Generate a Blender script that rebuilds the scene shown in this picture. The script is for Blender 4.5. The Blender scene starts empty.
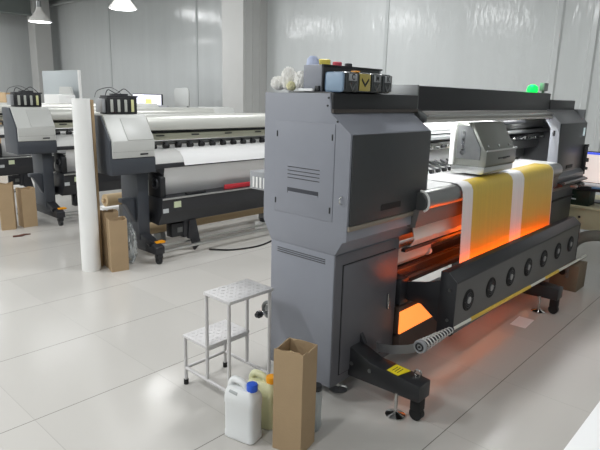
import bpy, bmesh, math, random
from mathutils import Vector, Matrix, noise
random.seed(7)
S = bpy.context.scene
COL = S.collection

# ------------------------------------------------------------------ materials
def srgb(c):
    out = []
    for v in c:
        v = v/255.0
        out.append(v/12.92 if v <= .04045 else ((v+.055)/1.055)**2.4)
    return (*out, 1.0)

MATS = {}
def mat(name, col, rough=.5, metal=0.0, var=.0, vscale=6.0, bump=0.0, bscale=60.0, trans=0.0, coat=0.0, emit=None, estr=0.0, spec=.5):
    if name in MATS: return MATS[name]
    m = bpy.data.materials.new(name); m.use_nodes = True
    nt = m.node_tree; b = nt.nodes['Principled BSDF']
    b.inputs['Base Color'].default_value = srgb(col)
    b.inputs['Roughness'].default_value = rough
    b.inputs['Metallic'].default_value = metal
    b.inputs['Transmission Weight'].default_value = trans
    b.inputs['Coat Weight'].default_value = coat
    b.inputs['Specular IOR Level'].default_value = spec
    if emit:
        b.inputs['Emission Color'].default_value = srgb(emit); b.inputs['Emission Strength'].default_value = estr
    tc = nt.nodes.new('ShaderNodeTexCoord')
    if var > 0:
        n = nt.nodes.new('ShaderNodeTexNoise'); n.inputs['Scale'].default_value = vscale; n.inputs['Detail'].default_value = 4
        nt.links.new(tc.outputs['Object'], n.inputs['Vector'])
        mx = nt.nodes.new('ShaderNodeMix'); mx.data_type = 'RGBA'
        c = srgb(col)
        mx.inputs[6].default_value = tuple(max(0, v*(1-var)) for v in c[:3])+(1,)
        mx.inputs[7].default_value = tuple(min(1, v*(1+var)) for v in c[:3])+(1,)
        nt.links.new(n.outputs['Fac'], mx.inputs[0]); nt.links.new(mx.outputs[2], b.inputs['Base Color'])
    if bump > 0:
        n2 = nt.nodes.new('ShaderNodeTexNoise'); n2.inputs['Scale'].default_value = bscale; n2.inputs['Detail'].default_value = 3
        nt.links.new(tc.outputs['Object'], n2.inputs['Vector'])
        bp = nt.nodes.new('ShaderNodeBump'); bp.inputs['Strength'].default_value = bump; bp.inputs['Distance'].default_value = .01
        nt.links.new(n2.outputs['Fac'], bp.inputs['Height']); nt.links.new(bp.outputs[0], b.inputs['Normal'])
    MATS[name] = m
    return m

GREY   = mat('powder_grey', (134,137,146), .42, var=.04, bump=.05, bscale=400)
GREYL  = mat('powder_grey_light', (150,152,155), .4, var=.03)
CHAR   = mat('charcoal_paint', (52,54,56), .38, var=.06, vscale=3, bump=.05, bscale=400)
BLACK  = mat('black_plastic', (34,35,38), .4, var=.08)
BLACKM = mat('black_metal', (43,44,48), .38, var=.06)
DARKB  = mat('dark_body', (62,66,73), .45, var=.05)
LIGHTC = mat('light_cover', (196,197,194), .4, var=.02)
LIGHTP = mat('light_cover_panel', (188,189,186), .4, var=.02)
SILVER = mat('brushed_aluminium', (196,198,196), .3, .85, var=.06, vscale=12)
CHROME = mat('chrome', (210,210,208), .12, 1.0)
STEEL  = mat('dull_steel', (120,122,122), .35, .8, var=.1)
CARRG  = mat('carriage_metal', (128,130,124), .32, .55, var=.05)
WHITEP = mat('white_plastic', (232,232,230), .4)
WHITEF = mat('white_film', (236,236,236), .35)
GREYF  = mat('grey_film', (186,184,178), .4)
CREAM  = mat('cream_edge', (200,196,172), .4, .3)
BEIGE  = mat('beige_trim', (140,132,120), .4, .4)
CARD   = mat('cardboard', (168,144,112), .85, var=.07, vscale=9, bump=.12, bscale=90)
CARDIN = mat('cardboard_inner', (152,122,92), .9, var=.1, vscale=9)
KRAFT  = mat('kraft_paper', (190,166,130), .7, var=.05)
RED    = mat('red_print', (196,52,62), .5)
ORANGE = mat('orange_plastic', (240,160,20), .4)
YELLOW = mat('yellow_label', (235,215,40), .5)
BLUE   = mat('blue_cap', (40,90,205), .35)
HDPE   = mat('white_hdpe', (226,228,228), .42, bump=.1, bscale=30)
RUBBER = mat('rubber', (18,18,19), .7)
WPAINT = mat('white_painted_steel', (200,198,198), .4, var=.04)
DESK   = mat('desk_laminate', (205,198,165), .5, var=.03)
CLEAR  = mat('clear_plastic', (225,232,235), .15, trans=.85, bump=.3, bscale=18)
YELJUG = mat('translucent_yellow_jug', (238,238,196), .35, trans=.25)
CLRJUG = mat('translucent_jug', (205,212,212), .3, trans=.5)
GREEND = mat('dark_green_box', (22,44,34), .4)
BAG    = mat('grey_cloth', (112,112,104), .8, bump=.4, bscale=15)
PAPER  = mat('paper', (228,230,232), .7)
PLATE  = mat('aluminium_plate', (188,186,182), .38, .25, var=.04)
TANKF  = mat('tank_front', (50,54,56), .25, coat=.5)
TANKB  = mat('tank_blue_side', (138,160,182), .35)
INKY   = mat('yellow_ink_tank', (176,160,84), .3, coat=.4)
WINDOWI= mat('ink_window', (176,178,172), .3)
GLASSP = mat('smoked_window', (105,107,107), .08, .1, var=.25, vscale=22, coat=1)
SCREEN = mat('screen_lit', (220,220,235), .4, emit=(228,228,245), estr=1.1)
SCRB   = mat('screen_blue_bar', (60,80,200), .4, emit=(80,100,225), estr=.9)
SCRY   = mat('screen_yellow_block', (235,225,110), .4, emit=(240,230,120), estr=1.1)
SCREENW= mat('screen_warm', (225,212,205), .4, emit=(226,212,206), estr=.75)
GREENL = mat('green_signal', (20,230,90), .3, emit=(5,235,80), estr=1.6)
HEAT   = mat('heater_glow', (255,120,40), .4, emit=(255,98,24), estr=17)
LEDW   = mat('led_white', (255,255,255), .4, emit=(250,252,255), estr=5)
LAMPE  = mat('lamp_diffuser', (255,255,255), .4, emit=(250,252,255), estr=5)
SHADE  = mat('lamp_shade_enamel', (186,184,180), .4)
MESHCL = mat('wall_board', (160,166,168), .5)

# ------------------------------------------------------------------ builders
ORG = {}
def link(o): COL.objects.link(o); return o
def thing(name, label, cat, loc, group=None):
    o = link(bpy.data.objects.new(name, None)); o.location = loc; o.empty_display_size = .1
    ORG[o.name] = Vector(loc); o['label'] = label; o['category'] = cat
    if group: o['group'] = group
    return o
def tag(o, label, cat, group=None, kind=None):
    o['label'] = label; o['category'] = cat
    if group: o['group'] = group
    if kind: o['kind'] = kind
    return o

class MB:
    def __init__(s): s.bm = bmesh.new()
    def box(s, x0,x1,y0,y1,z0,z1, rot=0, bev=0):
        c = Vector(((x0+x1)/2,(y0+y1)/2,(z0+z1)/2))
        M = Matrix.Translation(c) @ Matrix.Rotation(rot,4,'Z') @ Matrix.Diagonal((abs(x1-x0),abs(y1-y0),abs(z1-z0),1))
        r = bmesh.ops.create_cube(s.bm, size=1, matrix=M)
        if bev > 0:
            es = list({e for v in r['verts'] for e in v.link_edges})
            bmesh.ops.bevel(s.bm, geom=es, offset=bev, segments=2, affect='EDGES', profile=.5)
        return s
    def prism(s, pts, a0, a1, axis='X', bev=0):
        """polygon extruded along an axis. X: pts=(y,z); Y: pts=(x,z); Z: pts=(x,y)"""
        def P(p, a):
            return {'X':(a,p[0],p[1]), 'Y':(p[0],a,p[1]), 'Z':(p[0],p[1],a)}[axis]
        v0 = [s.bm.verts.new(P(p,a0)) for p in pts]; v1 = [s.bm.verts.new(P(p,a1)) for p in pts]
        n = len(pts); fs = [s.bm.faces.new(v0), s.bm.faces.new(v1[::-1])]
        for i in range(n): fs.append(s.bm.faces.new((v0[i], v1[i], v1[(i+1)%n], v0[(i+1)%n])))
        bmesh.ops.recalc_face_normals(s.bm, faces=fs)
        if bev > 0:
            es = list({e for f in fs for e in f.edges})
            bmesh.ops.bevel(s.bm, geom=es, offset=bev, segments=2, affect='EDGES', profile=.5)
        return s
    def cyl(s, p0, p1, r, r2=None, n=24, caps=True):
        p0 = Vector(p0); p1 = Vector(p1); d = p1-p0
        M = Matrix.Translation((p0+p1)/2) @ d.to_track_quat('Z','Y').to_matrix().to_4x4()
        bmesh.ops.create_cone(s.bm, cap_ends=caps, cap_tris=False, segments=n, radius1=r, radius2=r if r2 is None else r2, depth=d.length, matrix=M)
        return s
    def ring(s, c, axis, R, r, n=28, m=8):
        c = Vector(c); q = Vector(axis).to_track_quat('Z','Y').to_matrix()
        vs = []
        for i in range(n):
            a = 2*math.pi*i/n; row = []
            for j in range(m):
                b = 2*math.pi*j/m
                p = Vector(((R+r*math.cos(b))*math.cos(a), (R+r*math.cos(b))*math.sin(a), r*math.sin(b)))
                row.append(s.bm.verts.new(c+q@p))
            vs.append(row)
        for i in range(n):
            for j in range(m):
                s.bm.faces.new((vs[i][j], vs[(i+1)%n][j], vs[(i+1)%n][(j+1)%m], vs[i][(j+1)%m]))
        return s
    def tube(s, pts, r, n=10, smooth=6):
        P = [Vector(p) for p in pts]
        if smooth and len(P) > 2:
            Q = []
            for i in range(len(P)-1):
                a = P[max(i-1,0)]; b = P[i]; c = P[i+1]; d = P[min(i+2,len(P)-1)]
                for k in range(smooth):
                    t = k/smooth
                    Q.append(.5*((2*b)+(c-a)*t+(2*a-5*b+4*c-d)*t*t+(3*b-a-3*c+d)*t**3))
            Q.append(P[-1]); P = Q
        rows = []
        up = None
        for i,p in enumerate(P):
            d = (P[min(i+1,len(P)-1)]-P[max(i-1,0)]).normalized()
            if up is None: up = d.orthogonal().normalized()
            up = (up - d*up.dot(d)).normalized(); w = d.cross(up)
            rows.append([s.bm.verts.new(p+r*(math.cos(2*math.pi*j/n)*up+math.sin(2*math.pi*j/n)*w)) for j in range(n)])
        for i in range(len(rows)-1):
            for j in range(n): s.bm.faces.new((rows[i][j],rows[i][(j+1)%n],rows[i+1][(j+1)%n],rows[i+1][j]))
        s.bm.faces.new(rows[0][::-1]); s.bm.faces.new(rows[-1])
        return s
    def lathe(s, prof, c, n=28):
        c = Vector(c); rows = []
        for r,z in prof:
            rows.append([s.bm.verts.new(c+Vector((r*math.cos(2*math.pi*j/n), r*math.sin(2*math.pi*j/n), z))) for j in range(n)])
        for i in range(len(rows)-1):
            for j in range(n): s.bm.faces.new((rows[i][j],rows[i][(j+1)%n],rows[i+1][(j+1)%n],rows[i+1][j]))
        return s
    def sheet(s, prof, x0, x1, th=.002, nx=1):
        """thin sheet whose (y,z) path is extruded along X with a real thickness"""
        n = len(prof); off = []
        for i in range(n):
            p = Vector(prof[max(i-1,0)]); q = Vector(prof[min(i+1,n-1)]); d = (q-p).normalized()
            off.append((prof[i][0]+d.y*th, prof[i][1]-d.x*th))
        loop = list(prof)+off[::-1]; m = len(loop); rows = []
        for i in range(nx+1):
            x = x0+(x1-x0)*i/nx
            rows.append([s.bm.verts.new((x,y,z)) for y,z in loop])
        fs = []
        for i in range(nx):
            for j in range(m):
                fs.append(s.bm.faces.new((rows[i][j],rows[i+1][j],rows[i+1][(j+1)%m],rows[i][(j+1)%m])))
        for r in (rows[0], rows[-1]):
            for j in range(n-1): s.bm.faces.new((r[j],r[j+1],r[m-2-j],r[m-1-j]))
        return s

def build(name, mb, m, parent=None, smooth=True, loc=None, mods=None):
    me = bpy.data.meshes.new(name)
    bm = mb.bm
    if parent is not None:
        o0 = parent
        org = ORG[o0.name]
    else:
        if loc is None:
            cs = [v.co for v in bm.verts]
            loc = Vector(((min(c.x for c in cs)+max(c.x for c in cs))/2, (min(c.y for c in cs)+max(c.y for c in cs))/2, min(c.z for c in cs)))
        org = Vector(loc)
    bmesh.ops.translate(bm, verts=bm.verts, vec=-org)
    bmesh.ops.recalc_face_normals(bm, faces=bm.faces)
    bm.to_mesh(me); bm.free()
    o = link(bpy.data.objects.new(name, me))
    me.materials.append(m)
    if smooth:
        for p in me.polygons: p.use_smooth = True
        me.set_sharp_from_angle(angle=math.radians(35))
    if parent is not None:
        o.parent = parent
    else: o.location = org
    ORG[o.name] = org
    return o

def text(name, s, size, m, parent, loc, rot, ext=.0008):
    c = bpy.data.curves.new(name, 'FONT'); c.body = s; c.size = size; c.extrude = ext; c.align_x = 'CENTER'; c.align_y = 'CENTER'; c.offset = size*.03
    t = bpy.data.objects.new(name+'_src', c); link(t)
    dg = bpy.context.evaluated_depsgraph_get(); dg.update()
    me = bpy.data.meshes.new_from_object(t.evaluated_get(dg))
    bpy.data.objects.remove(t); bpy.data.curves.remove(c)
    me.name = name
    M = Matrix.Translation(Vector(loc)-ORG[parent.name]) @ rot
    me.transform(M)
    o = link(bpy.data.objects.new(name, me)); me.materials.clear(); me.materials.append(m)
    o.parent = parent; ORG[o.name] = ORG[parent.name]
    return o
FRONT = Matrix.Rotation(math.radians(90),4,'X')       # text facing -Y, reading along +X

def copy_tree(o, parent=None):
    c = o.copy(); COL.objects.link(c)
    if parent is not None: c.parent = parent
    for ch in [k for k in o.children]: copy_tree(ch, c)
    return c

# ------------------------------------------------------------------ camera (fitted from the vanishing points)
R = ((0.6783597,-0.1522045,0.71879198),(-0.73430553,-0.1736938,0.65622088),(0.02496994,-0.97296673,-0.22959148))
cam = link(bpy.data.objects.new('camera', bpy.data.cameras.new('camera')))
cam.data.sensor_width = 36; cam.data.lens = 547.815/600*36; cam.data.clip_start = .05; cam.data.clip_end = 100
right = Vector((R[0][0],R[1][0],R[2][0])); down = Vector((R[0][1],R[1][1],R[2][1])); fwd = Vector((R[0][2],R[1][2],R[2][2]))
Mc = Matrix((right, -down, -fwd)).transposed().to_4x4(); Mc.translation = Vector((0,0,1.6))
cam.matrix_world = Mc
S.camera = cam

# ------------------------------------------------------------------ setting
XW, YW, ZC = 7.5, 17.4, 4.05
XL, YF = -2.6, -3.0
def floor_material():
    m = bpy.data.materials.new('glazed_floor_tiles'); m.use_nodes = True
    nt = m.node_tree; N = nt.nodes; L = nt.links; b = N['Principled BSDF']
    g = N.new('ShaderNodeNewGeometry'); sp = N.new('ShaderNodeSeparateXYZ'); L.new(g.outputs['Position'], sp.inputs[0])
    def math_(op, a, bb=None, c=None):
        n = N.new('ShaderNodeMath'); n.operation = op
        for i,v in enumerate((a,bb,c)):
            if v is None: continue
            if isinstance(v,(int,float)): n.inputs[i].default_value = v
            else: L.new(v, n.inputs[i])
        return n.outputs[0]
    lines = []; ids = []
    for ax, off, step in (('X',.915,.69),('Y',1.08,.7525)):
        t = math_('DIVIDE', math_('SUBTRACT', sp.outputs[ax], off), step)
        f = math_('FRACT', t); ids.append(math_('FLOOR', t))
        d = math_('MULTIPLY', math_('MINIMUM', f, math_('SUBTRACT', 1.0, f)), step)
        lines.append(math_('LESS_THAN', d, .0022 if ax == 'Y' else .0016))
    line = math_('MAXIMUM', math_('MULTIPLY', lines[0], .45), lines[1])
    cmb = N.new('ShaderNodeCombineXYZ'); L.new(ids[0], cmb.inputs[0]); L.new(ids[1], cmb.inputs[1])
    wn = N.new('ShaderNodeTexWhiteNoise'); L.new(cmb.outputs[0], wn.inputs['Vector'])
    no = N.new('ShaderNodeTexNoise'); no.inputs['Scale'].default_value = 1.7; no.inputs['Detail'].default_value = 5; L.new(g.outputs['Position'], no.inputs['Vector'])
    mixv = wn.outputs['Value']
    mx = N.new('ShaderNodeMix'); mx.data_type = 'RGBA'; L.new(mixv, mx.inputs[0])
    mx.inputs[6].default_value = srgb((191,188,183)); mx.inputs[7].default_value = srgb((196,193,188))
    m2 = N.new('ShaderNodeMix'); m2.data_type = 'RGBA'; L.new(line, m2.inputs[0]); L.new(mx.outputs[2], m2.inputs[6]); m2.inputs[7].default_value = srgb((104,100,94))
    L.new(m2.outputs[2], b.inputs['Base Color'])
    L.new(math_('ADD', .2, math_('MULTIPLY', line, .4)), b.inputs['Roughness'])
    b.inputs['Specular IOR Level'].default_value = .5
    bp = N.new('ShaderNodeBump'); bp.inputs['Strength'].default_value = .4; bp.inputs['Distance'].default_value = .002; bp.invert = True
    L.new(line, bp.inputs['Height']); L.new(bp.outputs[0], b.inputs['Normal'])
    return m
def wall_material(name, col, streak=True):
    m = bpy.data.materials.new(name); m.use_nodes = True
    nt = m.node_tree; N = nt.nodes; L = nt.links; b = N['Principled BSDF']
    g = N.new('ShaderNodeNewGeometry'); mp = N.new('ShaderNodeMapping'); mp.inputs['Scale'].default_value = (1,1,.08); L.new(g.outputs['Position'], mp.inputs[0])
    n = N.new('ShaderNodeTexNoise'); n.inputs['Scale'].default_value = 5; n.inputs['Detail'].default_value = 3; L.new(mp.outputs[0], n.inputs['Vector'])
    mx = N.new('ShaderNodeMix'); mx.data_type = 'RGBA'; L.new(n.outputs['Fac'], mx.inputs[0])
    c = srgb(col); mx.inputs[6].default_value = tuple(v*.93 for v in c[:3])+(1,); mx.inputs[7].default_value = tuple(min(1,v*1.06) for v in c[:3])+(1,)
    L.new(mx.outputs[2], b.inputs['Base Color']); b.inputs['Roughness'].default_value = .13
    mp2 = N.new('ShaderNodeMapping'); mp2.inputs['Scale'].default_value = (1,1,.3); L.new(g.outputs['Position'], mp2.inputs[0])
    n2 = N.new('ShaderNodeTexNoise'); n2.inputs['Scale'].default_value = 9; n2.inputs['Detail'].default_value = 3; L.new(mp2.outputs[0], n2.inputs['Vector'])
    bp = N.new('ShaderNodeBump'); bp.inputs['Strength'].default_value = .32; bp.inputs['Distance'].default_value = .02
    L.new(n2.outputs['Fac'], bp.inputs['Height']); L.new(bp.outputs[0], b.inputs['Normal'])
    return m
WALLM = wall_material('glossy_wall_panels', (200,203,203))
CEILM = mat('ceiling_paint', (120,126,124), .7, var=.04, vscale=2)
COLM = mat('column_paint', (186,186,184), .5, var=.03)
TRIMM = mat('wall_joint_trim', (182,186,186), .4)
def struct(name, mb, m, smooth=False):
    o = build(name, mb, m, smooth=smooth); o['kind'] = 'structure'; return o
struct('floor', MB().box(XL-.1,XW+.1,YF-.1,YW+.1,-.1,0), floor_material())
struct('ceiling', MB().box(XL-.1,XW+.1,YF-.1,YW+.1,ZC,ZC+.1), CEILM)
# right wall: ribbed sandwich panels
pr = MB()
pr.box(XW,XW+.1,YF-.1,YW+.1,0,ZC)
struct('wall_right', pr, WALLM)
struct('wall_back', MB().box(XL-.1,XW+.1,YW,YW+.1,0,ZC), WALLM)
struct('wall_left', MB().box(XL-.1,XL,YF,YW,0,ZC), WALLM)
struct('wall_front', MB().box(XL-.1,XW+.1,YF-.1,YF,0,ZC), WALLM)
for i,y in enumerate((9.96,5.13,1.2,13.6)):
    struct('trim_%d'%(i+1), MB().box(XW-.012,XW,y-.03,y+.03,0,ZC,bev=.004), TRIMM)
for i in range(7):
    y = 1.5+.21*i
    if i in (2,3,5): struct('trim_%d'%(i+5), MB().prism([(XW-.02,y-.03),(XW-.02,y+.03),(XW,y+.05),(XW,y-.05)],0,ZC,'Z'), WALLM)
struct('baseboard_right', MB().box(XW-.02,XW,YF,YW,0,.1,bev=.005), TRIMM)
c = MB(); c.box(6.9,XW,7.8,8.4,0,ZC,bev=.01)
for k in range(3): c.box(6.95+.18*k,6.98+.18*k,7.788,7.8,0,ZC)
struct('trim_20', c, COLM)
c = MB(); c.box(6.75,7.2,16.3,16.75,0,ZC,bev=.01)
struct('trim_21', c, COLM)
c = MB(); c.box(XL,6.9,16.45,16.7,3.62,ZC); c.box(XL,6.9,16.38,16.77,3.58,3.62)
struct('trim_22', c, CEILM)
c = MB(); c.tube([(XW-.12,YW,3.93),(XW-.12,YF,3.93)],.03,smooth=0)
struct('trim_23', c, TRIMM)

# ------------------------------------------------------------------ BIG PRINTER
bigp = thing('wide_format_printer', 'large grey printer in the foreground with a row of fans under the yellow print', 'printer', (3.9,1.8,0))
P = bigp
# upper left housing
uc = MB().prism([(2.16,1.615),(1.715,1.615),(1.704,1.523),(1.578,1.43),(1.578,.905),(1.603,.895),(1.647,.823),(2.10,.822),(2.165,.93)], 2.066, 2.80, bev=.004)
uh = build('upper_housing', uc, GREY, P)
sp_ = build('side_panel', MB().prism([(1.671,1.47),(2.075,1.47),(2.075,.992),(1.671,.992)],2.0625,2.067,bev=.0012), GREY, P)
for y,z in ((2.06,1.408),(1.686,1.411),(2.067,1.053),(1.687,1.052)):
    build('latch', MB().box(2.060,2.066,y-.004,y+.004,z-.018,z+.012,bev=.001), BLACK, sp_)
v = MB()
for k in range(4):
    z = 1.24-.019*k; v.box(2.0612,2.066,1.76,1.98,z-.0018,z+.0018)
build('vent_slots', v, BLACKM, sp_)
build('pull_recess', MB().box(2.0608,2.066,1.765,1.98,1.101,1.131,bev=.001), mat('recess_grey',(52,54,62),.6), sp_)
build('pull_lip', MB().box(2.0600,2.066,1.765,1.975,1.101,1.111,bev=.001), GREY, sp_)
build('side_handle', MB().tube([(2.066,1.614,1.128),(2.048,1.614,1.122),(2.048,1.614,1.098),(2.066,1.614,1.09)],.004,smooth=4), CHROME, P)
for y,z in ((1.72,1.594),(1.725,1.557),(1.66,1.484)):
    build('screw', MB().cyl((2.062,y,z),(2.067,y,z),.005,n=10), BLACK, P)
fp = build('front_panel', MB().box(2.079,2.795,1.569,1.58,.985,1.426,bev=.003), CHAR, P)
build('handle_recess', MB().prism([(2.335,1.030),(2.52,1.030),(2.52,1.062),(2.345,1.062),(2.335,1.055)],1.5665,1.571,'Y'), RUBBER, fp)
build('trim_strip', MB().box(2.070,2.797,1.566,1.58,.958,.983,bev=.003), BEIGE, P)
# ridge and canopy
build('ridge_cover', MB().prism([(1.700,1.535),(1.700,1.618),(1.74,1.622),(2.0,1.622),(2.0,1.535)],2.075,2.845,bev=.003), BLACK, P)
build('ridge_lip', MB().prism([(1.692,1.523),(1.692,1.541),(1.71,1.541),(1.71,1.523)],2.07,2.845), mat('brown_black',(66,60,56),.4), P)
cn = MB().prism([(1.707,1.530),(1.707,1.672),(1.74,1.676),(2.1,1.676),(2.1,1.530)],2.85,5.035,bev=.003)
build('canopy', cn, BLACK, P)
build('canopy_end_plate', MB().prism([(1.70,1.545),(1.702,1.678),(2.1,1.68),(2.1,1.46),(1.66,1.46),(1.635,1.475),(1.635,1.51)],2.838,2.851,bev=.001), STEEL, P)
lip = MB().prism([(1.706,1.530),(1.640,1.512),(1.640,1.500),(1.655,1.497),(1.655,1.488),(1.638,1.482),(1.638,1.468),(1.70,1.462),(1.70,1.530)],2.85,4.96,bev=.001)
build('canopy_lip', lip, PLATE, P)
build('lip_rail', MB().box(2.86,4.95,1.634,1.640,1.500,1.511,bev=.001), CHROME, P)
build('ridge_cover', MB().prism([(1.700,1.535),(1.700,1.618),(1.74,1.622),(2.0,1.622),(2.0,1.535)],5.035,5.70,bev=.003), BLACK, P)
# inside bay
build('bay_back_plate', MB().box(2.80,5.68,2.12,2.14,1.05,1.55), mat('bay_plate',(205,206,206),.35,.2,var=.05), P)
build('beam', MB().box(2.80,5.68,1.96,2.10,1.36,1.44,bev=.006).box(2.80,5.68,1.95,1.96,1.385,1.395), mat('bay_silver',(214,215,214),.3,.5,var=.05), P)
build('dark_beam', MB().box(2.80,5.68,1.90,2.0,1.325,1.352,bev=.004).box(2.8,5.68,1.96,2.1,1.296,1.326), mat('bay_grey',(150,152,152),.35,.4), P)
build('guide_rail', MB().box(2.80,5.68,1.93,1.96,1.255,1.285,bev=.003).box(2.80,5.68,1.95,1.99,1.285,1.30), CHROME, P)
build('lower_beam', MB().box(2.80,5.68,1.99,2.11,1.165,1.25,bev=.006), mat('bay_plate',(205,206,206),.35,.2,var=.05), P)
build('encoder_strip', MB().box(2.80,5.68,1.948,1.950,1.30,1.312), BLACK, P)
# small machinery shown along the beam
for k in range(34):
    x = 2.86+.082*k
    hh = random.uniform(.012,.03)
    build('beam_bracket', MB().box(x,x+random.uniform(.02,.05),1.922,1.935,1.262,1.262+hh,bev=.002), random.choice([CHROME,STEEL,BLACKM]), P)
for k in range(24):
    x = 2.83+.088*k
    pr_ = build('pinch_roller', MB().cyl((x-.016,1.86,1.118),(x+.016,1.86,1.118),.014,n=14), RUBBER, P)
    build('pinch_arm', MB().prism([(1.858,1.112),(1.868,1.127),(1.99,1.168),(1.99,1.154)],x-.006,x+.006), STEEL, pr_)
# platen
tabl = MB().prism([(2.12,1.098),(1.60,1.098),(1.562,1.095),(1.55,1.085),(1.55,.985),(1.56,.975),(2.12,.975)],2.80,4.97,bev=.0)
build('platen_table', tabl, mat('platen_white',(226,226,224),.35,.1), P)
rl = MB().prism([(1.56,1.094),(1.54,1.092),(1.522,1.082),(1.508,1.064),(1.503,1.042),(1.504,1.018),(1.512,1.0),(1.525,.990),(1.56,.990)],2.70,4.95)
build('front_roll_cover', rl, mat('roll_steel',(150,150,150),.28,.8), P)
build('front_roll_bracket', MB().tube([(2.694,1.55,1.098),(2.694,1.52,1.09),(2.694,1.497,1.06),(2.694,1.495,1.01),(2.694,1.52,.985)],.007,smooth=5), WHITEP, P)
build('front_roll_end_cap', MB().prism([(1.60,1.09),(1.54,1.086),(1.508,1.05),(1.508,1.0),(1.54,.985),(1.60,.985)],2.688,2.70), STEEL, P)
build('front_roll_cover_under', MB().prism([(1.53,.99),(1.55,.89),(1.62,.89),(1.62,.99)],2.66,4.97), mat('apron_grey',(110,106,104),.4,.2), P)
# aprons below, catching the heater light
AP = mat('apron_aluminium',(225,216,208),.6,var=.04)
build('media_guide_plate', MB().sheet([(1.60,.87),(1.585,.80),(1.61,.76),(1.70,.73)],2.72,4.97,.004), AP, P)
build('guide_bar', MB().box(2.66,4.97,1.60,1.63,.735,.752), BLACKM, P)
build('lower_guide_plate', MB().sheet([(1.66,.74),(1.655,.66),(1.70,.62),(1.80,.60)],2.66,3.05,.004), AP, P)
build('cream_edge_strip', MB().box(2.66,4.97,1.80,1.815,.55,.575), CREAM, P)
build('cross_beam', MB().box(2.655,5.06,1.70,1.80,.47,.60,bev=.006), BLACKM, P)
build('cross_beam_rail', MB().box(2.655,5.06,1.685,1.70,.51,.53).box(2.655,5.06,1.69,1.70,.58,.59), STEEL, P)
build('drive_wheel', MB().cyl((3.02,1.665,.66),(3.05,1.665,.66),.024), WHITEP, P)
build('back_plate', MB().sheet([(2.06,1.0),(2.05,.72),(2.0,.62)],2.66,5.06,.005), PLATE, P)
build('media_supply_roll', MB().cyl((2.70,2.02,.52),(5.0,2.02,.52),.09,n=32), GREYF, P)
build('lower_cross_tube', MB().box(2.30,5.4,1.83,1.93,.16,.26,bev=.01), BLACKM, P)
# lower left cabinet
build('lower_cabinet', MB().box(2.066,2.657,1.647,2.10,.09,.823,bev=.004), GREY, P)
fr = build('lower_front_panel', MB().box(2.070,2.653,1.641,1.648,.094,.820,bev=.002), mat('side_grey',(92,92,97),.42,var=.04), P)
dr = build('cabinet_door', MB().box(2.135,2.61,1.634,1.642,.149,.757,bev=.003), mat('side_grey',(92,92,97),.42,var=.04), P)
build('door_gap', MB().box(2.130,2.615,1.6385,1.642,.144,.150).box(2.130,2.615,1.6385,1.642,.756,.762).box(2.130,2.136,1.6385,1.642,.144,.762).box(2.609,2.615,1.6385,1.642,.144,.762), RUBBER, dr)
build('door_handle', MB().box(2.545,2.560,1.620,1.636,.41,.505,bev=.005), CHROME, dr)
v = MB()
for k in range(3): v.box(2.0625,2.067,1.705,2.046,.789-.011*k,.7915-.011*k)
build('lower_vent_slots', v, BLACKM, P)
# rear unit on the left, behind the housing
rb = MB().box(2.09,2.80,2.162,2.305,1.078,1.18,bev=.004)
ru = build('rear_tray', rb, GREYL, P)
build('rear_tray_slots', MB().box(2.086,2.091,2.175,2.19,1.09,1.15).box(2.086,2.091,2.205,2.22,1.09,1.15).box(2.086,2.091,2.235,2.25,1.09,1.15).box(2.086,2.091,2.262,2.277,1.09,1.15), WHITEP, ru)
build('rear_shaft', MB().cyl((2.2,2.22,.335),(5.0,2.22,.335),.022).cyl((2.10,2.22,.33),(2.2,2.22,.33),.014), CHROME, P)
build('rear_shaft_flange', MB().ring((2.17,2.22,.34),(1,0,0),.045,.012).cyl((2.165,2.22,.34),(2.175,2.22,.34),.03), STEEL, P)
build('rear_knob', MB().cyl((2.085,2.222,.33),(2.105,2.222,.33),.022).cyl((2.07,2.222,.33),(2.085,2.222,.33),.014), BLACK, P)
# right housing
RH = MB().prism([(2.16,1.56),(1.72,1.55),(1.655,1.505),(1.578,1.425),(1.578,.99),(1.545,.96),(1.545,.90),(1.60,.82),(2.16,.82),(2.16,.96),(1.63,.96),(1.63,1.40),(1.70,1.47),(2.16,1.52)],4.972,5.72).box(5.68,5.72,1.6,2.16,.9,1.54)
build('right_housing', RH, mat('right_top_grey',(112,113,116),.42), P)
build('right_front_panel', MB().box(4.99,5.715,1.570,1.58,1.0,1.422,bev=.003), CHAR, P)
build('bay_end_plate', MB().prism([(1.74,1.545),(1.66,1.51),(1.575,1.43),(1.56,1.10),(1.58,1.07),(1.64,1.07),(1.645,1.38),(1.70,1.46),(1.74,1.48)],4.955,4.972,bev=.001), mat('white_end_plate',(160,162,170),.4), P)
build('end_plate_slot', MB().box(4.950,4.956,1.604,1.62,1.32,1.365), RUBBER, P)
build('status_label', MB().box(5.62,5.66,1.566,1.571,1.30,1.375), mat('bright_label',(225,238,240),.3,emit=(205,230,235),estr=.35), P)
build('panel_screen_slot', MB().box(5.25,5.42,1.566,1.571,1.02,1.05), RUBBER, P)
build('right_edge_rail', MB().box(5.715,5.74,1.60,1.66,.86,1.40,bev=.004), SILVER, P)
sh = build('right_shelf', MB().prism([(1.578,.93),(1.50,.905),(1.50,.89),(1.578,.86)],5.0,5.72,bev=.002), BLACK, P)
build('shelf_rod', MB().cyl((5.02,1.50,.915),(5.62,1.50,.915),.010), STEEL, P)
for x in (5.30,5.42,5.50): build('shelf_knob', MB().cyl((x,1.475,.865),(x,1.52,.865),.02,n=16).cyl((x,1.465,.865),(x,1.475,.865),.013,n=16), SILVER if x<5.4 else STEEL, sh)
build('right_lower_cabinet', MB().box(5.06,5.65,1.60,2.10,.10,.83,bev=.005), CHAR, P)
build('right_lower_band', MB().prism([(1.585,.73),(1.585,.742),(1.60,.742),(1.60,.73)],5.06,5.65), RUBBER, P)
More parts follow.
